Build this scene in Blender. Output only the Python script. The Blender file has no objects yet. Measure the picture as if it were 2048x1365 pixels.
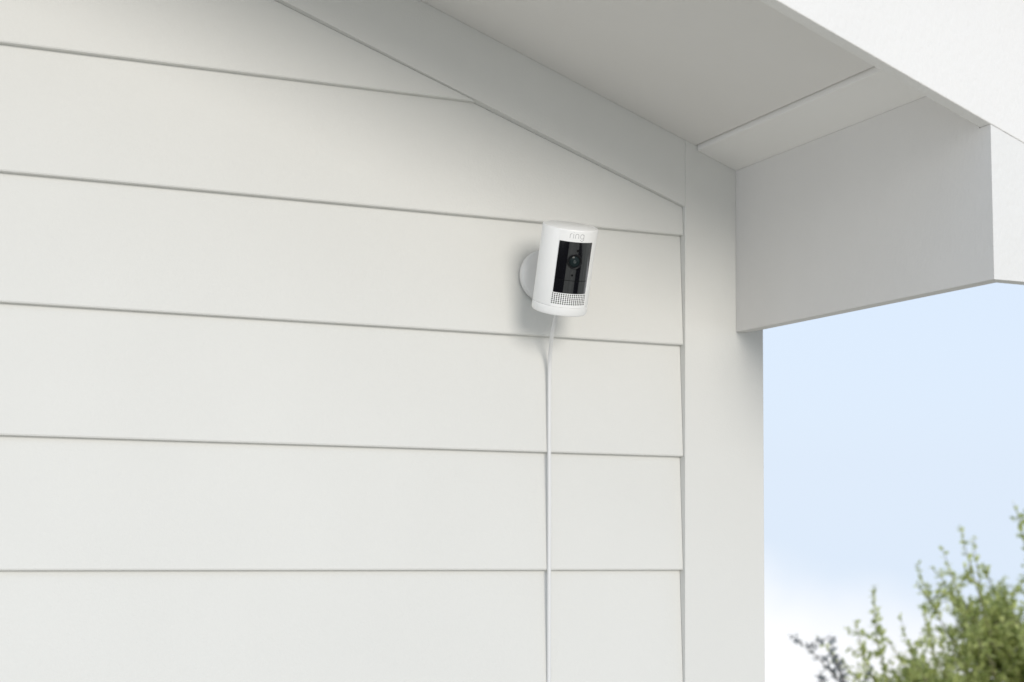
import bpy, bmesh, math, random
from mathutils import Vector, Matrix, noise
R = math.radians
scene = bpy.context.scene
COL = scene.collection

# ------------------------------------------------------------------ camera
cam_d = bpy.data.cameras.new('camera'); cam = bpy.data.objects.new('camera', cam_d)
COL.objects.link(cam); scene.camera = cam
YAW, PITCH, ROLL = -22.5074, 6.6050, 0.7748
def cam_axes():
    y, p, c = R(YAW), R(PITCH), R(ROLL)
    f = Vector((-math.sin(y)*math.cos(p), math.cos(y)*math.cos(p), math.sin(p)))
    r = Vector((math.cos(y), math.sin(y), 0)); u = r.cross(f)
    return math.cos(c)*r + math.sin(c)*u, -math.sin(c)*r + math.cos(c)*u, f
cr, cu, cf = cam_axes()
CAM = Vector((-0.9256, -1.6661, 0.0112))
m = Matrix.Identity(4)
for i in range(3): m[i][0] = cr[i]; m[i][1] = cu[i]; m[i][2] = -cf[i]; m[i][3] = CAM[i]
cam.matrix_world = m
cam_d.sensor_width = 36; cam_d.lens = 53.445
cam_d.clip_start = 0.05; cam_d.clip_end = 3000
cam_d.dof.use_dof = True; cam_d.dof.focus_distance = 1.71; cam_d.dof.aperture_fstop = 7.5

# ------------------------------------------------------------------ sky, sun, exposure
SUN_EL, SUN_AZ = 11.5, -4.0           # azimuth from straight in front of the wall
sd = Vector((math.sin(R(SUN_AZ))*math.cos(R(SUN_EL)), -math.cos(R(SUN_AZ))*math.cos(R(SUN_EL)), math.sin(R(SUN_EL))))
world = bpy.data.worlds.new('World'); scene.world = world; world.use_nodes = True
nt = world.node_tree; nt.nodes.clear(); N = nt.nodes.new; L = nt.links.new
def math_node(tree, op, a, b=None, clamp=False):
    n = tree.nodes.new('ShaderNodeMath'); n.operation = op; n.use_clamp = clamp
    for i, v in enumerate((a, b)):
        if v is None: continue
        if isinstance(v, (int, float)): n.inputs[i].default_value = v
        else: tree.links.new(v, n.inputs[i])
    return n.outputs[0]
tc = N('ShaderNodeTexCoord'); sep = N('ShaderNodeSeparateXYZ'); L(tc.outputs['Generated'], sep.inputs[0])
zc = math_node(nt, 'MAXIMUM', sep.outputs[2], 0.04)
cmb = N('ShaderNodeCombineXYZ'); L(sep.outputs[0], cmb.inputs[0]); L(sep.outputs[1], cmb.inputs[1]); L(zc, cmb.inputs[2])
sky = N('ShaderNodeTexSky'); sky.sky_type = 'NISHITA'; sky.sun_disc = False
sky.sun_elevation = R(SUN_EL); sky.sun_rotation = math.atan2(sd.x, sd.y)
sky.air_density = 1.0; sky.dust_density = 1.5; sky.ozone_density = 1.2
L(cmb.outputs[0], sky.inputs['Vector'])
SKY = 0.1
# thin bright veil over the whole sky
veil = N('ShaderNodeMixRGB'); veil.inputs[0].default_value = 0.88
L(sky.outputs[0], veil.inputs[1]); veil.inputs[2].default_value = (0.785/SKY, 0.90/SKY, 1.07/SKY, 1)
# white cloud lying low
nz = N('ShaderNodeTexNoise'); nz.inputs['Scale'].default_value = 3.2; nz.inputs['Detail'].default_value = 5; nz.inputs['Roughness'].default_value = 0.5
L(tc.outputs['Generated'], nz.inputs['Vector'])
nn = math_node(nt, 'MULTIPLY', math_node(nt, 'SUBTRACT', nz.outputs[0], 0.5), 0.16)
xs = math_node(nt, 'MULTIPLY', math_node(nt, 'MINIMUM', math_node(nt, 'MAXIMUM', math_node(nt, 'SUBTRACT', sep.outputs[0], 0.53), -0.1), 0.16), 0.4)
el = math_node(nt, 'ADD', math_node(nt, 'ADD', sep.outputs[2], nn), xs)
mr = N('ShaderNodeMapRange'); mr.interpolation_type = 'SMOOTHSTEP'
L(el, mr.inputs[0]); mr.inputs[1].default_value = -0.008; mr.inputs[2].default_value = -0.065; mr.inputs[3].default_value = 0; mr.inputs[4].default_value = 1
cl = N('ShaderNodeMixRGB'); L(mr.outputs[0], cl.inputs[0]); L(veil.outputs[0], cl.inputs[1]); cl.inputs[2].default_value = (1.02/SKY, 1.03/SKY, 1.05/SKY, 1)
bg = N('ShaderNodeBackground'); L(cl.outputs[0], bg.inputs[0]); bg.inputs[1].default_value = SKY
wo = N('ShaderNodeOutputWorld'); L(bg.outputs[0], wo.inputs[0])

sun_d = bpy.data.lights.new('sun', 'SUN'); sun = bpy.data.objects.new('sun', sun_d); COL.objects.link(sun)
sun_d.energy = 1.58; sun_d.angle = R(20); sun_d.color = (1.0, 0.95, 0.88)
sun.rotation_euler = sd.to_track_quat('Z', 'Y').to_euler(); sun.location = (-1, -6, 5)

vs = scene.view_settings; vs.view_transform = 'Standard'; vs.look = 'None'; vs.exposure = 0.0; vs.gamma = 1; vs.use_curve_mapping = False
scene.cycles.max_bounces = 10; scene.cycles.diffuse_bounces = 6

# ------------------------------------------------------------------ materials
def mat(name, base, rough=0.5, spec=0.5, mott=0.0, mscale=6, bump=0.0, bscale=200, stretch=(1,1,1), metal=0, coat=0):
    M = bpy.data.materials.new(name); M.use_nodes = True; t = M.node_tree
    p = t.nodes['Principled BSDF']; p.inputs['Roughness'].default_value = rough
    p.inputs['Specular IOR Level'].default_value = spec; p.inputs['Metallic'].default_value = metal
    p.inputs['Coat Weight'].default_value = coat
    p.inputs['Base Color'].default_value = (*base, 1)
    g = t.nodes.new('ShaderNodeNewGeometry')
    mp = t.nodes.new('ShaderNodeMapping'); mp.inputs['Scale'].default_value = stretch
    t.links.new(g.outputs['Position'], mp.inputs[0])
    if mott:
        n = t.nodes.new('ShaderNodeTexNoise'); n.inputs['Scale'].default_value = mscale; n.inputs['Detail'].default_value = 6
        t.links.new(mp.outputs[0], n.inputs['Vector'])
        r = t.nodes.new('ShaderNodeMapRange'); r.inputs[1].default_value = .3; r.inputs[2].default_value = .7
        r.inputs[3].default_value = 1-mott; r.inputs[4].default_value = 1+mott*.5
        t.links.new(n.outputs[0], r.inputs[0])
        x = t.nodes.new('ShaderNodeVectorMath'); x.operation = 'SCALE'; x.inputs[0].default_value = base
        t.links.new(r.outputs[0], x.inputs['Scale']); t.links.new(x.outputs[0], p.inputs['Base Color'])
    if bump:
        n = t.nodes.new('ShaderNodeTexNoise'); n.inputs['Scale'].default_value = bscale; n.inputs['Detail'].default_value = 3
        t.links.new(mp.outputs[0], n.inputs['Vector'])
        b = t.nodes.new('ShaderNodeBump'); b.inputs['Strength'].default_value = bump; b.inputs['Distance'].default_value = 0.001
        t.links.new(n.outputs[0], b.inputs['Height']); t.links.new(b.outputs[0], p.inputs['Normal'])
    return M
PAINT = (0.705, 0.703, 0.674)
m_siding = mat('siding_paint', PAINT, .55, .3, mott=.018, mscale=5, bump=.25, bscale=330)
m_trim = mat('trim_paint', PAINT, .55, .3, mott=.015, mscale=7, bump=.2, bscale=420)
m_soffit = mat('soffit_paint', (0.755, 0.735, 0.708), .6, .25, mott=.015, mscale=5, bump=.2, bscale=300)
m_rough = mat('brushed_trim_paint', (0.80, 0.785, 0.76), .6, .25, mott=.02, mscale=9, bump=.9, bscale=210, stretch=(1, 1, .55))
m_roof = mat('roof_shingle', (0.09, 0.088, 0.085), .9, .2, mott=.3, mscale=30, bump=.8, bscale=150)
m_plastic = mat('white_plastic', (0.91, 0.91, 0.90), .38, .45, bump=.04, bscale=1500)
m_mount = mat('mount_plastic', (0.76, 0.755, 0.74), .42, .45)
m_gloss = mat('black_glass', (0.004, 0.004, 0.006), .06, 1.0, coat=1)
m_ringblk = mat('black_ring', (0.006, 0.006, 0.007), .35, .25)
m_hole = mat('hole_black', (0.008, 0.008, 0.008), .8, .1)
m_lens = mat('lens_glass', (0.012, 0.020, 0.021), .12, .12)
m_lens2 = mat('inner_lens', (0.045, 0.055, 0.055), .3, .3)
m_logo = mat('grey_print', (0.55, 0.55, 0.55), .4, .4)
m_cable = mat('cable_plastic', (0.74, 0.74, 0.735), .42, .4)
m_ground = mat('dry_grass_ground', (0.50, 0.465, 0.385), .95, .1, mott=.25, mscale=1.2, bump=1, bscale=60)
m_bark = mat('bark', (0.17, 0.14, 0.11), .9, .1, mott=.3, mscale=40, bump=.7, bscale=200)

def leaf_mat(name, c1, c2, tr):
    M = bpy.data.materials.new(name); M.use_nodes = True; t = M.node_tree; t.nodes.clear()
    g = t.nodes.new('ShaderNodeNewGeometry'); rp = t.nodes.new('ShaderNodeValToRGB')
    rp.color_ramp.elements[0].color = (*c1, 1); rp.color_ramp.elements[1].color = (*c2, 1)
    t.links.new(g.outputs['Random Per Island'], rp.inputs[0])
    p = t.nodes.new('ShaderNodeBsdfPrincipled'); p.inputs['Roughness'].default_value = .45; p.inputs['Specular IOR Level'].default_value = .4
    tl = t.nodes.new('ShaderNodeBsdfTranslucent'); mx = t.nodes.new('ShaderNodeMixShader'); mx.inputs[0].default_value = tr
    t.links.new(rp.outputs[0], p.inputs['Base Color']); t.links.new(rp.outputs[0], tl.inputs[0])
    t.links.new(p.outputs[0], mx.inputs[1]); t.links.new(tl.outputs[0], mx.inputs[2])
    o = t.nodes.new('ShaderNodeOutputMaterial'); t.links.new(mx.outputs[0], o.inputs[0])
    return M
m_leaf = leaf_mat('leaf_green', (0.27, 0.33, 0.10), (0.72, 0.76, 0.32), .5)
m_leaf2 = leaf_mat('leaf_grey_green', (0.15, 0.165, 0.18), (0.30, 0.32, 0.32), .3)

# ------------------------------------------------------------------ helpers
def obj(name, bm, material, parent=None, smooth=False, bevel=0, auto=35):
    bmesh.ops.recalc_face_normals(bm, faces=bm.faces[:])
    me = bpy.data.meshes.new(name); bm.to_mesh(me); bm.free()
    me.materials.append(material)
    o = bpy.data.objects.new(name, me); COL.objects.link(o)
    if parent: o.parent = parent
    if smooth:
        for f in me.polygons: f.use_smooth = True
        if auto: me.set_sharp_from_angle(angle=R(auto))
    if bevel:
        b = o.modifiers.new('bevel', 'BEVEL'); b.width = bevel; b.segments = 3; b.limit_method = 'ANGLE'; b.angle_limit = R(40)
        for f in me.polygons: f.use_smooth = True
        me.set_sharp_from_angle(angle=R(60))
    return o
def thing(name, label, cat, loc=(0,0,0)):
    o = bpy.data.objects.new(name, None); COL.objects.link(o); o.location = loc; o.empty_display_size = .1
    o['label'] = label; o['category'] = cat
    return o
def prism(bm, pts, axis_vec):
    """closed polygon pts (3D) extruded along axis_vec"""
    a = [bm.verts.new(p) for p in pts]; b = [bm.verts.new(Vector(p)+Vector(axis_vec)) for p in pts]
    bm.faces.new(a); bm.faces.new(b[::-1]); n = len(a)
    for i in range(n): bm.faces.new((a[i], b[i], b[(i+1) % n], a[(i+1) % n]))
def box(bm, x0, x1, y0, y1, z0, z1):
    prism(bm, [(x0,y0,z0),(x1,y0,z0),(x1,y1,z0),(x0,y1,z0)], (0,0,z1-z0))
def lathe(bm, prof, mtx, seg=64, caps=True):
    """profile [(r,h)] around local z, placed by mtx"""
    rings = []
    for r, h in prof:
        if r < 1e-7: rings.append([bm.verts.new(mtx @ Vector((0,0,h)))])
        else: rings.append([bm.verts.new(mtx @ Vector((r*math.cos(2*math.pi*k/seg), r*math.sin(2*math.pi*k/seg), h))) for k in range(seg)])
    for a, b in zip(rings, rings[1:]):
        for k in range(seg):
            k2 = (k+1) % seg
            if len(a) == 1 and len(b) == 1: continue
            if len(a) == 1: bm.faces.new((a[0], b[k], b[k2]))
            elif len(b) == 1: bm.faces.new((a[k], b[0], a[k2]))
            else: bm.faces.new((a[k], b[k], b[k2], a[k2]))
    if caps:
        if len(rings[0]) > 1: bm.faces.new(rings[0])
        if len(rings[-1]) > 1: bm.faces.new(rings[-1])
def tube(bm, pts, rad, seg=12, caps=True):
    n = len(pts); prev = None; rings = []
    rads = rad if isinstance(rad, (list, tuple)) else [rad]*n
    nrm = None
    for i in range(n):
        t = (Vector(pts[min(i+1, n-1)]) - Vector(pts[max(i-1, 0)])).normalized()
        if nrm is None: nrm = t.orthogonal().normalized()
        else: nrm = (nrm - t*nrm.dot(t)).normalized()
        bn = t.cross(nrm)
        rings.append([bm.verts.new(Vector(pts[i]) + rads[i]*(math.cos(2*math.pi*k/seg)*nrm + math.sin(2*math.pi*k/seg)*bn)) for k in range(seg)])
    for a, b in zip(rings, rings[1:]):
        for k in range(seg): bm.faces.new((a[k], a[(k+1) % seg], b[(k+1) % seg], b[k]))
    if caps: bm.faces.new(rings[0][::-1]); bm.faces.new(rings[-1])

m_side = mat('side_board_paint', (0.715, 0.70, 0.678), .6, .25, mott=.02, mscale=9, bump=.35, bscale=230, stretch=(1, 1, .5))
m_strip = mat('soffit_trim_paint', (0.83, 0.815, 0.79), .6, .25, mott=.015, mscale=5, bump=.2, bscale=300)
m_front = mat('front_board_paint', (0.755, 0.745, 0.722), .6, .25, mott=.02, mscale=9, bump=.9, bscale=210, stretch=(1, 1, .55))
m_refl_dark = mat('reflection_dark', (0.018, 0.016, 0.014), .95, .1, mott=.3, mscale=20, bump=1, bscale=50)  # near-black for the added ground patches mirrored in the glass front
# ------------------------------------------------------------------ ground (terrace that falls away beyond the shrubs)
GZ = -2.2
bm = bmesh.new(); NR, NA = 46, 96
rr = [0.0] + [0.5*1.155**i for i in range(NR)]
def gz(x, y):
    d = math.hypot(x, y)
    z = GZ + 0.05*(noise.noise(Vector((x*.25, y*.25, 0))))
    if d > 11: z -= 0.30*(d-11)**1.12
    return z
rings = []
for r_ in rr:
    if r_ == 0: rings.append([bm.verts.new((0, 0, gz(0, 0)))])
    else: rings.append([bm.verts.new((r_*math.cos(2*math.pi*k/NA), r_*math.sin(2*math.pi*k/NA), gz(r_*math.cos(2*math.pi*k/NA), r_*math.sin(2*math.pi*k/NA)))) for k in range(NA)])
for a, b in zip(rings, rings[1:]):
    for k in range(NA):
        k2 = (k+1) % NA
        if len(a) == 1: bm.faces.new((a[0], b[k], b[k2]))
        else: bm.faces.new((a[k], b[k], b[k2], a[k2]))
g = obj('ground', bm, m_ground, smooth=True, auto=0); g['kind'] = 'structure'
for pts in (((-1.3, -2.3), (-1.9, -4.6), (-6.0, -3.4), (-4.6, -1.3)), ((.95, -2.2), (2.1, -4.7), (4.2, -4.1), (2.35, -1.9))):  # unseen patches, added so the camera's black glass reflects dark bands
    bm = bmesh.new(); vs_ = []
    n_ = 10
    grid = [[bm.verts.new((lambda p: (p[0], p[1], gz(p[0], p[1]) + .012))([pts[0][q]*(1-u)*(1-v) + pts[1][q]*(1-u)*v + pts[2][q]*u*v + pts[3][q]*u*(1-v) for q in (0, 1)])) for u in [i/n_ for i in range(n_+1)]] for v in [j/n_ for j in range(n_+1)]]
    for j in range(n_):
        for i in range(n_): bm.faces.new((grid[j][i], grid[j][i+1], grid[j+1][i+1], grid[j+1][i]))
    o = obj('reflected_dark_patch', bm, m_refl_dark, smooth=True, auto=0); o['kind'] = 'structure'

# ------------------------------------------------------------------ house corner
XL = -2.9                       # how far the gable wall is built to the left
SL = 0.3663                     # roof slope
ZT, ZS = 0.4052, 0.4908         # rake trim bottom edge and soffit at x = 0
XR, XB, ZB = 0.1136, 0.0733, 0.2491
OV, TB, ZBAR = 0.4869, 0.0164, 0.4318
E_ = 0.14; Z0 = -0.0512
LIP, DEEP = 0.0050, 0.0140
house = thing('house', 'white painted house corner with lap siding, sloping eave and boxed gable overhang', 'house', (0, 0, GZ))
def hobj(name, bm, material, **k):
    for v in bm.verts: v.co.z -= GZ
    return obj(name, bm, material, house, **k)
# siding boards
k0 = int(math.floor((GZ - Z0)/E_)) + 1
for k in range(k0, 14):
    zb = Z0 + k*E_; zt = zb + E_
    if zb > ZT - SL*XL: break
    b2 = 0.0022
    prof = [(LIP, zb + b2), (LIP + b2*.3, zb + b2*.3), (LIP + b2, zb), (DEEP - .0003, zb), (DEEP - .0003, zb + .012), (.034, zb + .012), (.034, zt + .0115), (DEEP, zt + .0115)]
    bm = bmesh.new(); prism(bm, [(XL, y, z) for y, z in prof], (-XL - .0004, 0, 0))
    # cut under the rake trim
    n = Vector((SL, 0, 1)).normalized()
    geom = bm.verts[:] + bm.edges[:] + bm.faces[:]
    res = bmesh.ops.bisect_plane(bm, geom=geom, plane_co=(0, 0, ZT - .0005), plane_no=n, clear_outer=True)
    ed = [e for e in res['geom_cut'] if isinstance(e, bmesh.types.BMEdge)]
    if ed: bmesh.ops.contextual_create(bm, geom=ed)
    if len(bm.faces) < 3: bm.free(); continue
    hobj('siding_board', bm, m_siding)
# corner board, rake trim
bm = bmesh.new(); prism(bm, [(0, 0, GZ), (XR, 0, GZ), (XR, 0, ZS + .05 - SL*XR), (0, 0, ZS + .05)], (0, .04, 0)); hobj('corner_board', bm, m_trim, bevel=.0008)
bm = bmesh.new(); prism(bm, [(-.0002, .0003, ZT), (-.0002, .0003, ZS + .05), (XL, .0002, ZS + .05 - SL*XL), (XL, .0002, ZT - SL*XL)], (0, .04, 0)); hobj('rake_board', bm, m_trim, bevel=.0004)
# side wall of the house, going back
bm = bmesh.new(); prism(bm, [(XR - .001, .042, GZ), (XR - .001, 3.0, GZ), (XR - .001, 3.0, ZS - SL*XR + .04), (XR - .001, .042, ZS - SL*XR + .04)], (-.03, 0, 0)); hobj('side_wall', bm, m_trim)
# inner wall behind the siding
bm = bmesh.new(); prism(bm, [(XL, .046, GZ), (XR - .05, .046, GZ), (XR - .05, .046, ZS + .03), (XL, .046, ZS + .03 - SL*XL)], (0, .05, 0)); hobj('wall_backing', bm, m_trim)
# soffit: raised field panel and a lower trim strip beside the eave box
XS = 0.0172; STEP = .0055
YI = -OV + TB + .0003
GW, GD = .0030, .0055
bm = bmesh.new(); prism(bm, [(x_, -.0003, z_ - SL*x_) for x_, z_ in ((XS - GW, ZS), (XS - GW, ZS + GD), (XS, ZS + GD), (XS, ZS + .03), (XL, ZS + .03), (XL, ZS))], (0, YI, 0)); hobj('soffit_panel', bm, m_soffit)
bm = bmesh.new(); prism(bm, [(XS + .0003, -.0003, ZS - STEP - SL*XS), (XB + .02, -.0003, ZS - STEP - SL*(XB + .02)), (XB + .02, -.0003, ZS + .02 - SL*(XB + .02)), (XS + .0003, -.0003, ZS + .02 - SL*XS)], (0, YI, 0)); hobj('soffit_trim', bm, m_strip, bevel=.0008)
# eave box: side board and front board (open underneath)
ztop = ZS - STEP - .0004
ME = Vector((-1, 1, 0)).normalized()      # points to the side board's half of the corner
def mitre(bm, side):
    res = bmesh.ops.bisect_plane(bm, geom=bm.verts[:] + bm.edges[:] + bm.faces[:], plane_co=Vector((XB, -OV, 0)) + ME*.00005*side, plane_no=ME*-side, clear_outer=True)
    bmesh.ops.contextual_create(bm, geom=[e for e in res['geom_cut'] if isinstance(e, bmesh.types.BMEdge)])
zc_ = ZBAR - .0006
bm = bmesh.new(); yn = -OV + TB + .0006
rows = []
for x_ in (XB, XB + TB):                   # profile notched round the barge board, top edges follow the roof slope
    rows.append([bm.verts.new((x_, y_, z_)) for y_, z_ in ((-.0004, ZB), (-OV, ZB), (-OV, zc_ - SL*x_), (yn, zc_ - SL*x_), (yn, ztop - SL*x_), (-.0004, ztop - SL*x_))])
bm.faces.new(rows[0]); bm.faces.new(rows[1][::-1])
for i in range(6): bm.faces.new((rows[0][i], rows[1][i], rows[1][(i+1) % 6], rows[0][(i+1) % 6]))
mitre(bm, 1)
hobj('eave_side_board', bm, m_side)
XE = (ZBAR - ZB)/SL
bm = bmesh.new(); prism(bm, [(XB, -OV, ZB), (XE - .01, -OV, ZB), (XE - .01, -OV, zc_ - SL*(XE - .01)), (XB, -OV, zc_ - SL*XB)], (0, TB, 0)); mitre(bm, -1); hobj('eave_front_board', bm, m_front)
# barge board
BH = .215
bm = bmesh.new(); prism(bm, [(XE + .02, -OV - .0002, ZBAR - SL*(XE + .02)), (XE + .02, -OV - .0002, ZBAR + BH - SL*(XE + .02)), (XL, -OV - .0002, ZBAR + BH - SL*XL), (XL, -OV - .0002, ZBAR - SL*XL)], (0, TB, 0)); hobj('barge_board', bm, m_rough, bevel=.0012)
# roof deck over it all
bm = bmesh.new(); a = ZBAR + BH + .001
prism(bm, [(XE + .05, -OV - .03, a - SL*(XE + .05)), (XE + .05, -OV - .03, a + .02 - SL*(XE + .05)), (XL, -OV - .03, a + .02 - SL*XL), (XL, -OV - .03, a - SL*XL)], (0, OV + .09, 0)); hobj('roof', bm, m_roof)
bm = bmesh.new()
prism(bm, [(XR + .02, .062, a - SL*(XR + .02)), (XR + .02, .062, a + .02 - SL*(XR + .02)), (XL, .062, a + .02 - SL*XL), (XL, .062, a - SL*XL)], (0, 3.0, 0)); hobj('roof', bm, m_roof)

# ------------------------------------------------------------------ security camera
AX = Vector((-0.0229, -0.3499, 0.9365)).normalized()
FC = Vector((-0.0876, -0.9325, -0.3505)); FC = (FC - AX*FC.dot(AX)).normalized()
SD = AX.cross(FC)                      # towards the viewer's right
CR, CH = .0322, .1010
CC = Vector((-0.2035, -0.080, 0.2985))
def fr(origin, z, x):
    z = z.normalized(); x = (x - z*x.dot(z)).normalized(); y = z.cross(x)
    M = Matrix.Identity(4)
    for i in range(3): M[i][0] = x[i]; M[i][1] = y[i]; M[i][2] = z[i]; M[i][3] = origin[i]
    return M
MB = fr(CC, AX, FC)                    # local z = axis, local x = facing direction, local y = to the viewer's right
MW = Vector((-0.1930, 0.0045, 0.3015))
dev = thing('security_camera', 'white cylindrical security camera with black glass front mounted on the siding', 'security camera', MW)
def dobj(name, bm, material, parent=dev, base=MW, **k):
    for v in bm.verts: v.co -= base
    o = obj(name, bm, material, None, **k); o.parent = parent; return o
h2 = CH/2; capz = -h2 + .0105
bm = bmesh.new()
lathe(bm, [(CR - .0012, capz + .0003), (CR - .0002, capz + .0005), (CR, capz + .0010), (CR, h2 - .0012), (CR - .0004, h2 - .0003), (CR - .0012, h2), (CR - .0022, h2 - .0001), (CR - .0026, h2 - .0008)], MB, 128)
body = dobj('body', bm, m_plastic, smooth=True)
bm = bmesh.new()
lathe(bm, [(0, h2 - .0012), (CR - .0030, h2 - .0006), (CR - .0030, h2 - .0002), (CR - .0036, h2 + .0002), (0, h2 + .0004)], MB, 96, False)
dobj('top_cap', bm, m_plastic, smooth=True)
bm = bmesh.new()
lathe(bm, [(0, -h2 + .0004), (CR - .004, -h2 + .0002), (CR - .0022, -h2), (CR - .0008, -h2 + .0006), (CR + .0001, -h2 + .0020), (CR + .0002, capz - .0004), (CR - .0004, capz), (CR - .002, capz + .0001), (0, capz + .0001)], MB, 128, False)
dobj('bottom_cap', bm, m_plastic, smooth=True)
def patch(bm, r0, r1, a0, a1, z0, z1, seg=28):
    """curved slab between radii, angles about the facing direction, heights"""
    q = []
    for i in range(seg + 1):
        a = a0 + (a1 - a0)*i/seg
        q.append([bm.verts.new(MB @ Vector((r*math.cos(a), r*math.sin(a), z))) for r, z in ((r0, z0), (r1, z0), (r1, z1), (r0, z1))])
    for a, b in zip(q, q[1:]):
        for j in range(4): bm.faces.new((a[j], b[j], b[(j+1) % 4], a[(j+1) % 4]))
    bm.faces.new(q[0]); bm.faces.new(q[-1][::-1])
def fz(t): return h2 - t*CH            # fraction from the top
A = R(37)
bm = bmesh.new(); patch(bm, CR - .001, CR + .00035, -A - R(1.6), A + R(6), fz(.895), fz(.012), 40); dobj('faceplate', bm, m_plastic, smooth=True, auto=30)
F1 = CR + .00035
bm = bmesh.new(); patch(bm, CR - .001, F1 + .00006, -A, A, fz(.728), fz(.135)); dobj('panel_backing', bm, m_hole, smooth=True, auto=30)
bm = bmesh.new(); patch(bm, CR - .001, F1 + .00030, -A, A, fz(.575), fz(.135)); gp = dobj('glass_panel', bm, m_gloss, smooth=True, auto=30)
bm = bmesh.new(); patch(bm, CR - .001, F1 + .00022, -A, A, fz(.728), fz(.5815)); dobj('lower_glass_panel', bm, m_gloss, smooth=True, auto=30)
def on_face(ang, t, out=0.0):
    a = ang; o = MB @ Vector(((F1 + out)*math.cos(a), (F1 + out)*math.sin(a), fz(t)))
    n = (MB.to_3x3() @ Vector((math.cos(a), math.sin(a), 0)))
    return fr(o, n, AX)
# lens: black bezel, glass dome and inner element
ML = on_face(R(-1.5), .356, .0013)
bm = bmesh.new(); lathe(bm, [(.0088, -.005), (.0088, .0003), (.0085, .0007), (.0078, .0008), (.0070, .0004), (.0064, -.0006), (.0062, -.0010)], ML, 64); lens = dobj('lens_ring', bm, m_ringblk, smooth=True)
bm = bmesh.new(); lathe(bm, [(.0061, -.0008), (.0052, -.0004), (.0036, .0001), (.0018, .0004), (0, .0005)], ML, 48, False); dobj('lens', bm, m_lens, smooth=True, auto=0)
bm = bmesh.new(); lathe(bm, [(.0019, .00015), (.0019, .0007), (.0015, .0009), (.0012, .0007), (0, .00065)], ML, 32, False); dobj('inner_lens', bm, m_lens2, smooth=True)
for nm, an, t, r_ in (('light_sensor', 3, .232, .0016), ('microphone_hole', 5.5, .155, .0008), ('status_light', -2.5, .515, .0013)):
    Mx = on_face(R(an), t); bm = bmesh.new()
    lathe(bm, [(r_, -.0003), (r_, .0005), (r_*.85, .0006), (r_*.7, .0004), (0, .0004)], Mx, 24, False); dobj(nm, bm, m_hole, smooth=True)
bm = bmesh.new()
for i in range(17):
    for j in range(6):
        Mx = on_face(-A*.985 + 2*A*.985*i/16, .745 + .0215*j, 0)
        lathe(bm, [(.00085, -.0002), (.00085, .00006), (0, .00006)], Mx, 8, False)
sp = dobj('speaker_holes', bm, m_hole); sp['kind'] = 'stuff'
# word on the faceplate, drawn as strokes on the curved front
U = .00165                              # x-height
def arc(cx, cy, r, a0, a1, n=10, ry=None):
    return [(cx + r*math.cos(R(a0 + (a1-a0)*i/n)), cy + (ry or r)*math.sin(R(a0 + (a1-a0)*i/n))) for i in range(n + 1)]
strokes = [
    [(0, 0), (0, 1.2)] + arc(.62, 1.2, .62, 180, 80, 8),
    [(1.35, 0), (1.35, 1.8)], [(1.35, 2.3), (1.35, 2.5)],
    [(2.15, 0), (2.15, 1.15)] + arc(2.80, 1.15, .65, 180, 0, 12) + [(3.45, 0)],
    arc(4.95, .9, .75, 0, 360, 22, .9), [(5.70, 1.75), (5.70, -.2)] + arc(4.98, -.2, .72, 0, -155, 10),
]
bm = bmesh.new(); K = .0029; wd = .0008
for s in strokes:
    pts = [Vector((x*K*.62 - .00505*.68 + .0007*0, y*K*.62)) for x, y in s]
    pts = [Vector((x*K - 2.85*K, y*K*1.0)) for x, y in s]
    quads = []
    for i, p in enumerate(pts):
        t = (pts[min(i+1, len(pts)-1)] - pts[max(i-1, 0)]).normalized(); n = Vector((-t.y, t.x))*wd*.5
        e = []
        for q in (p + n, p - n):
            a = q.x/F1 + R(-2.5); zz = fz(.094) + q.y
            for rr_ in (F1 - .0001, F1 + .00008): e.append(bm.verts.new(MB @ Vector((rr_*math.cos(a), rr_*math.sin(a), zz))))
        quads.append(e)
    for a, b in zip(quads, quads[1:]):
        bm.faces.new((a[1], b[1], b[3], a[3])); bm.faces.new((a[0], b[0], b[1], a[1])); bm.faces.new((a[2], a[3], b[3], b[2]))
dobj('logo', bm, m_logo)
# wall mount
MM = fr(Vector((-0.1930, 0.0046, 0.3015)), Vector((0, -1, 0)), Vector((0, 0, 1)))
bm = bmesh.new(); lathe(bm, [(.0300, 0), (.0318, .0006), (.0325, .0020), (.0325, .0060), (.0318, .0082), (.0298, .0098), (.024, .0108), (0, .0112)], MM, 96, True); dobj('mount_base', bm, m_mount, smooth=True)
joint = CC - FC*(CR - .002) - AX*.006
p0 = Vector((-0.1930, -.006, .3015))
bm = bmesh.new(); tube(bm, [p0, p0.lerp(joint, .3), p0.lerp(joint, .7), joint], [.013, .0095, .0085, .0095], 28); dobj('mount_arm', bm, m_mount, smooth=True)

# ------------------------------------------------------------------ power cable
bot = CC - AX*(h2)
def catmull(P, n=14):
    P = [Vector(p) for p in P]; P = [P[0]*2 - P[1]] + P + [P[-1]*2 - P[-2]]; out = []
    for i in range(1, len(P) - 2):
        for j in range(n):
            t = j/n; a, b, c, d = P[i-1:i+3]
            out.append(.5*((2*b) + (c - a)*t + (2*a - 5*b + 4*c - d)*t*t + (3*b - a - 3*c + d)*t**3))
    out.append(P[-2]); return out
cr_ = .0023
cx_ = -.1815
path = [bot + AX*.003 - FC*.006, bot - AX*.010 - FC*.008, (-.1962, -.030, .228), (-.1897, -.0115, .212), (-.1860, -.0010, .196), (-.1848, LIP - cr_ - .0005, .175), (-.1843, LIP - cr_ - .0002, .13), (-.1838, LIP - cr_ - .0001, .09)]
z = .02
while z > GZ + .05:
    path.append((-.1828 - .0116*max(z, -.25) + .0004*math.sin(z*9), LIP - cr_ - .0001, z)); z -= .1
path.append((-.1795, LIP - cr_ - .0001, GZ + .03))
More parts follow.
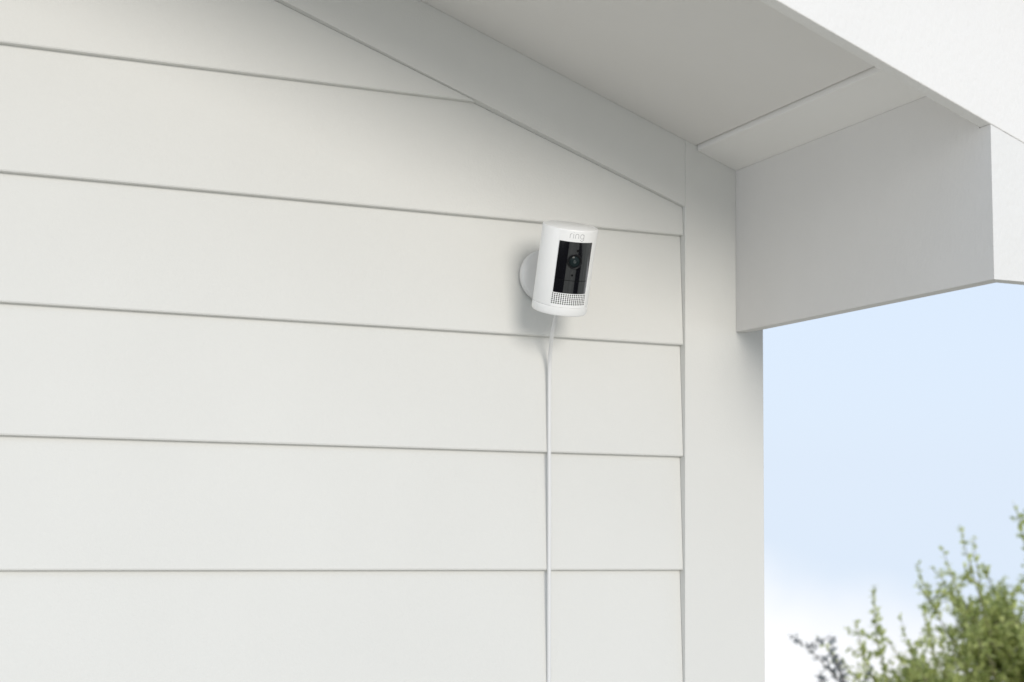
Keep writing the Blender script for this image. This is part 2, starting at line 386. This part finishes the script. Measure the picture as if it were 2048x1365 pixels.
bm = bmesh.new(); tube(bm, catmull(path, 8), cr_, 20)
cab = obj('power_cable', bm, m_cable, smooth=True, auto=0)
cab['label'] = 'thin white power cable running down the siding from the security camera'; cab['category'] = 'cable'

# ------------------------------------------------------------------ shrubs beyond the corner
def pix(px, py, d):                      # helper giving shoot tips their place in the garden
    f = 3040.4; return CAM + d*(cf + cr*((px - 1024)/f) - cu*((py - 682)/f))
def leaf(bm, p, d, up, ln, wd, rng):
    d = d.normalized(); s = d.cross(up)
    if s.length < 1e-3: s = d.orthogonal()
    s.normalize(); n = s.cross(d)
    mid = p + d*ln*.5 + n*ln*.06
    v = [bm.verts.new(x) for x in (p, p + d*ln*.35 + s*wd*.5, p + d*ln*.75 + s*wd*.38, p + d*ln - n*ln*.05, p + d*ln*.75 - s*wd*.38, p + d*ln*.35 - s*wd*.5, mid)]
    for a, b in ((0,1),(1,2),(2,3),(3,4),(4,5),(5,0)): bm.faces.new((v[6], v[a], v[b]))
def rv(rng): 
    while True:
        v = Vector((rng.uniform(-1,1), rng.uniform(-1,1), rng.uniform(-1,1)))
        if .05 < v.length < 1: return v.normalized()
def shoot(bmw, bml, a, b, rng, step=.018, lnr=(.020, .034), side=True, r0=.0028):
    n = max(5, int((b - a).length/.05)); bend = rv(rng)*.06*(b - a).length; P = []
    for i in range(n + 1):
        t = i/n; P.append(a.lerp(b, t) + bend*math.sin(math.pi*t) + rv(rng)*.004)
    tube(bmw, P, [r0*(1 - .75*i/n) for i in range(n + 1)], 5, False)
    total = (b - a).length; c = int(total/step)
    for i in range(c):
        t = (i + rng.random()*.6)/c
        if t < .05: continue
        j = min(int(t*n), n - 1); p = P[j].lerp(P[j+1], t*n - j); ax = (P[j+1] - P[j]).normalized()
        d = (ax*.6 + rv(rng)*.9); ln = rng.uniform(*lnr)*(1 - .35*t)
        leaf(bml, p, d, rv(rng)*.6 + Vector((0, 0, 1)), ln, ln*.56, rng)
        if side and rng.random() < .15*(1.25 - t):
            q = p + (ax*.5 + rv(rng)).normalized()*rng.uniform(.06, .19)
            shoot(bmw, bml, p, q, rng, step*.8, lnr, False, r0*.4)
def shrub(name, label, base, tips, clumps, seed, material, trunk_r, step=.0088, lnr=(.026,.048)):
    rng = random.Random(seed); t = thing(name, label, 'shrub', base); B = Vector(base)
    hub = B + Vector((0, 0, .5)); bt = bmesh.new(); bw = bmesh.new(); bl = bmesh.new()
    tube(bt, [B + Vector((0, 0, -.1)), B + Vector((.02, .01, .25)), hub], [trunk_r*1.2, trunk_r, trunk_r*.8], 10)
    for c, rad, cnt in clumps:
        c = Vector(c)
        mid = hub.lerp(c, .5) + rv(rng)*.08
        tube(bt, [hub, mid, c], [trunk_r*.6, trunk_r*.4, trunk_r*.2], 7)
        for k in range(cnt):
            d = rv(rng); e = c + Vector((d.x*rad[0], d.y*rad[1], d.z*rad[2]))*rng.uniform(.55, 1.08)
            s = c + (e - c)*rng.uniform(.05, .45) + rv(rng)*.03
            shoot(bw, bl, s, e, rng, step, lnr)
    for a, b in tips: shoot(bw, bl, Vector(a), Vector(b), rng, step*1.0, lnr, True, .0035)
    for bmx, nm, mm in ((bt, 'trunk', m_bark), (bw, 'twigs', m_bark), (bl, 'foliage', material)):
        for v in bmx.verts: v.co -= B
        o = obj(nm, bmx, mm, t, smooth=(nm != 'foliage'), auto=0)
        if nm != 'trunk': o['kind'] = 'stuff'
P_ = pix
tips = [(P_(1800,1420,6.9), P_(1748,1172,6.7)), (P_(1770,1400,6.7), P_(1712,1240,6.6)), (P_(1930,1330,7.0), P_(1835,1168,6.9)),
        (P_(1960,1300,7.1), P_(1862,1132,7.0)), (P_(1985,1290,7.0), P_(1882,1092,6.9)), (P_(1990,1300,7.0), P_(1918,1054,6.9)),
        (P_(2010,1310,7.2), P_(1948,1070,7.1)), (P_(2085,1300,7.0), P_(2026,1004,6.9)), (P_(2100,1250,7.2), P_(2052,1015,7.1)),
        (P_(1880,1400,6.6), P_(1800,1232,6.5)), (P_(1850,1400,6.8), P_(1772,1278,6.7)), (P_(1990,1330,6.8), P_(1905,1160,6.7)),
        (P_(2030,1300,7.3), P_(1965,1130,7.2)), (P_(2060,1320,6.6), P_(2005,1180,6.5)), (P_(1920,1400,6.7), P_(1845,1215,6.6)), (P_(1760,1420,6.6), P_(1690,1330,6.5))]
clumps = [(P_(2060,1400,7.2), (.46,.42,.42), 115), (P_(1930,1440,7.0), (.40,.4,.34), 115), (P_(1860,1400,6.8), (.22,.25,.19), 70), (P_(1770,1430,6.7), (.18,.2,.17), 44), (P_(1960,1260,7.1), (.16,.2,.16), 24), (P_(2000,1290,7.3), (.22,.3,.26), 80), (P_(2180,1240,7.5), (.36,.4,.45), 90),
          (P_(1860,1560,6.9), (.36,.4,.34), 90), (P_(2100,1620,7.2), (.55,.5,.42), 130), (P_(2330,1420,7.6), (.5,.5,.6), 90)]
bx = P_(2080, 1700, 7.2)
shrub('leafy_shrub', 'light green leafy shrub with loose upright shoots, at the right beyond the house corner', (bx.x, bx.y, gz(bx.x, bx.y)), tips, clumps, 7, m_leaf, .035)
tips2 = [(P_(1700,1400,5.8), P_(1578,1268,5.7)), (P_(1712,1420,5.8), P_(1660,1298,5.75)), (P_(1690,1430,5.8), P_(1632,1350,5.7)), (P_(1700,1430,5.9), P_(1676,1310,5.8))]
clumps2 = [(P_(1700,1500,5.85), (.10,.12,.16), 26), (P_(1730,1650,5.9), (.2,.2,.22), 40)]
bx = P_(1735, 1760, 5.9)
shrub('leafy_shrub', 'small grey-green shrub with one sprig arching towards the house corner', (bx.x, bx.y, gz(bx.x, bx.y)), tips2, clumps2, 11, m_leaf2, .02, step=.009, lnr=(.020,.036))
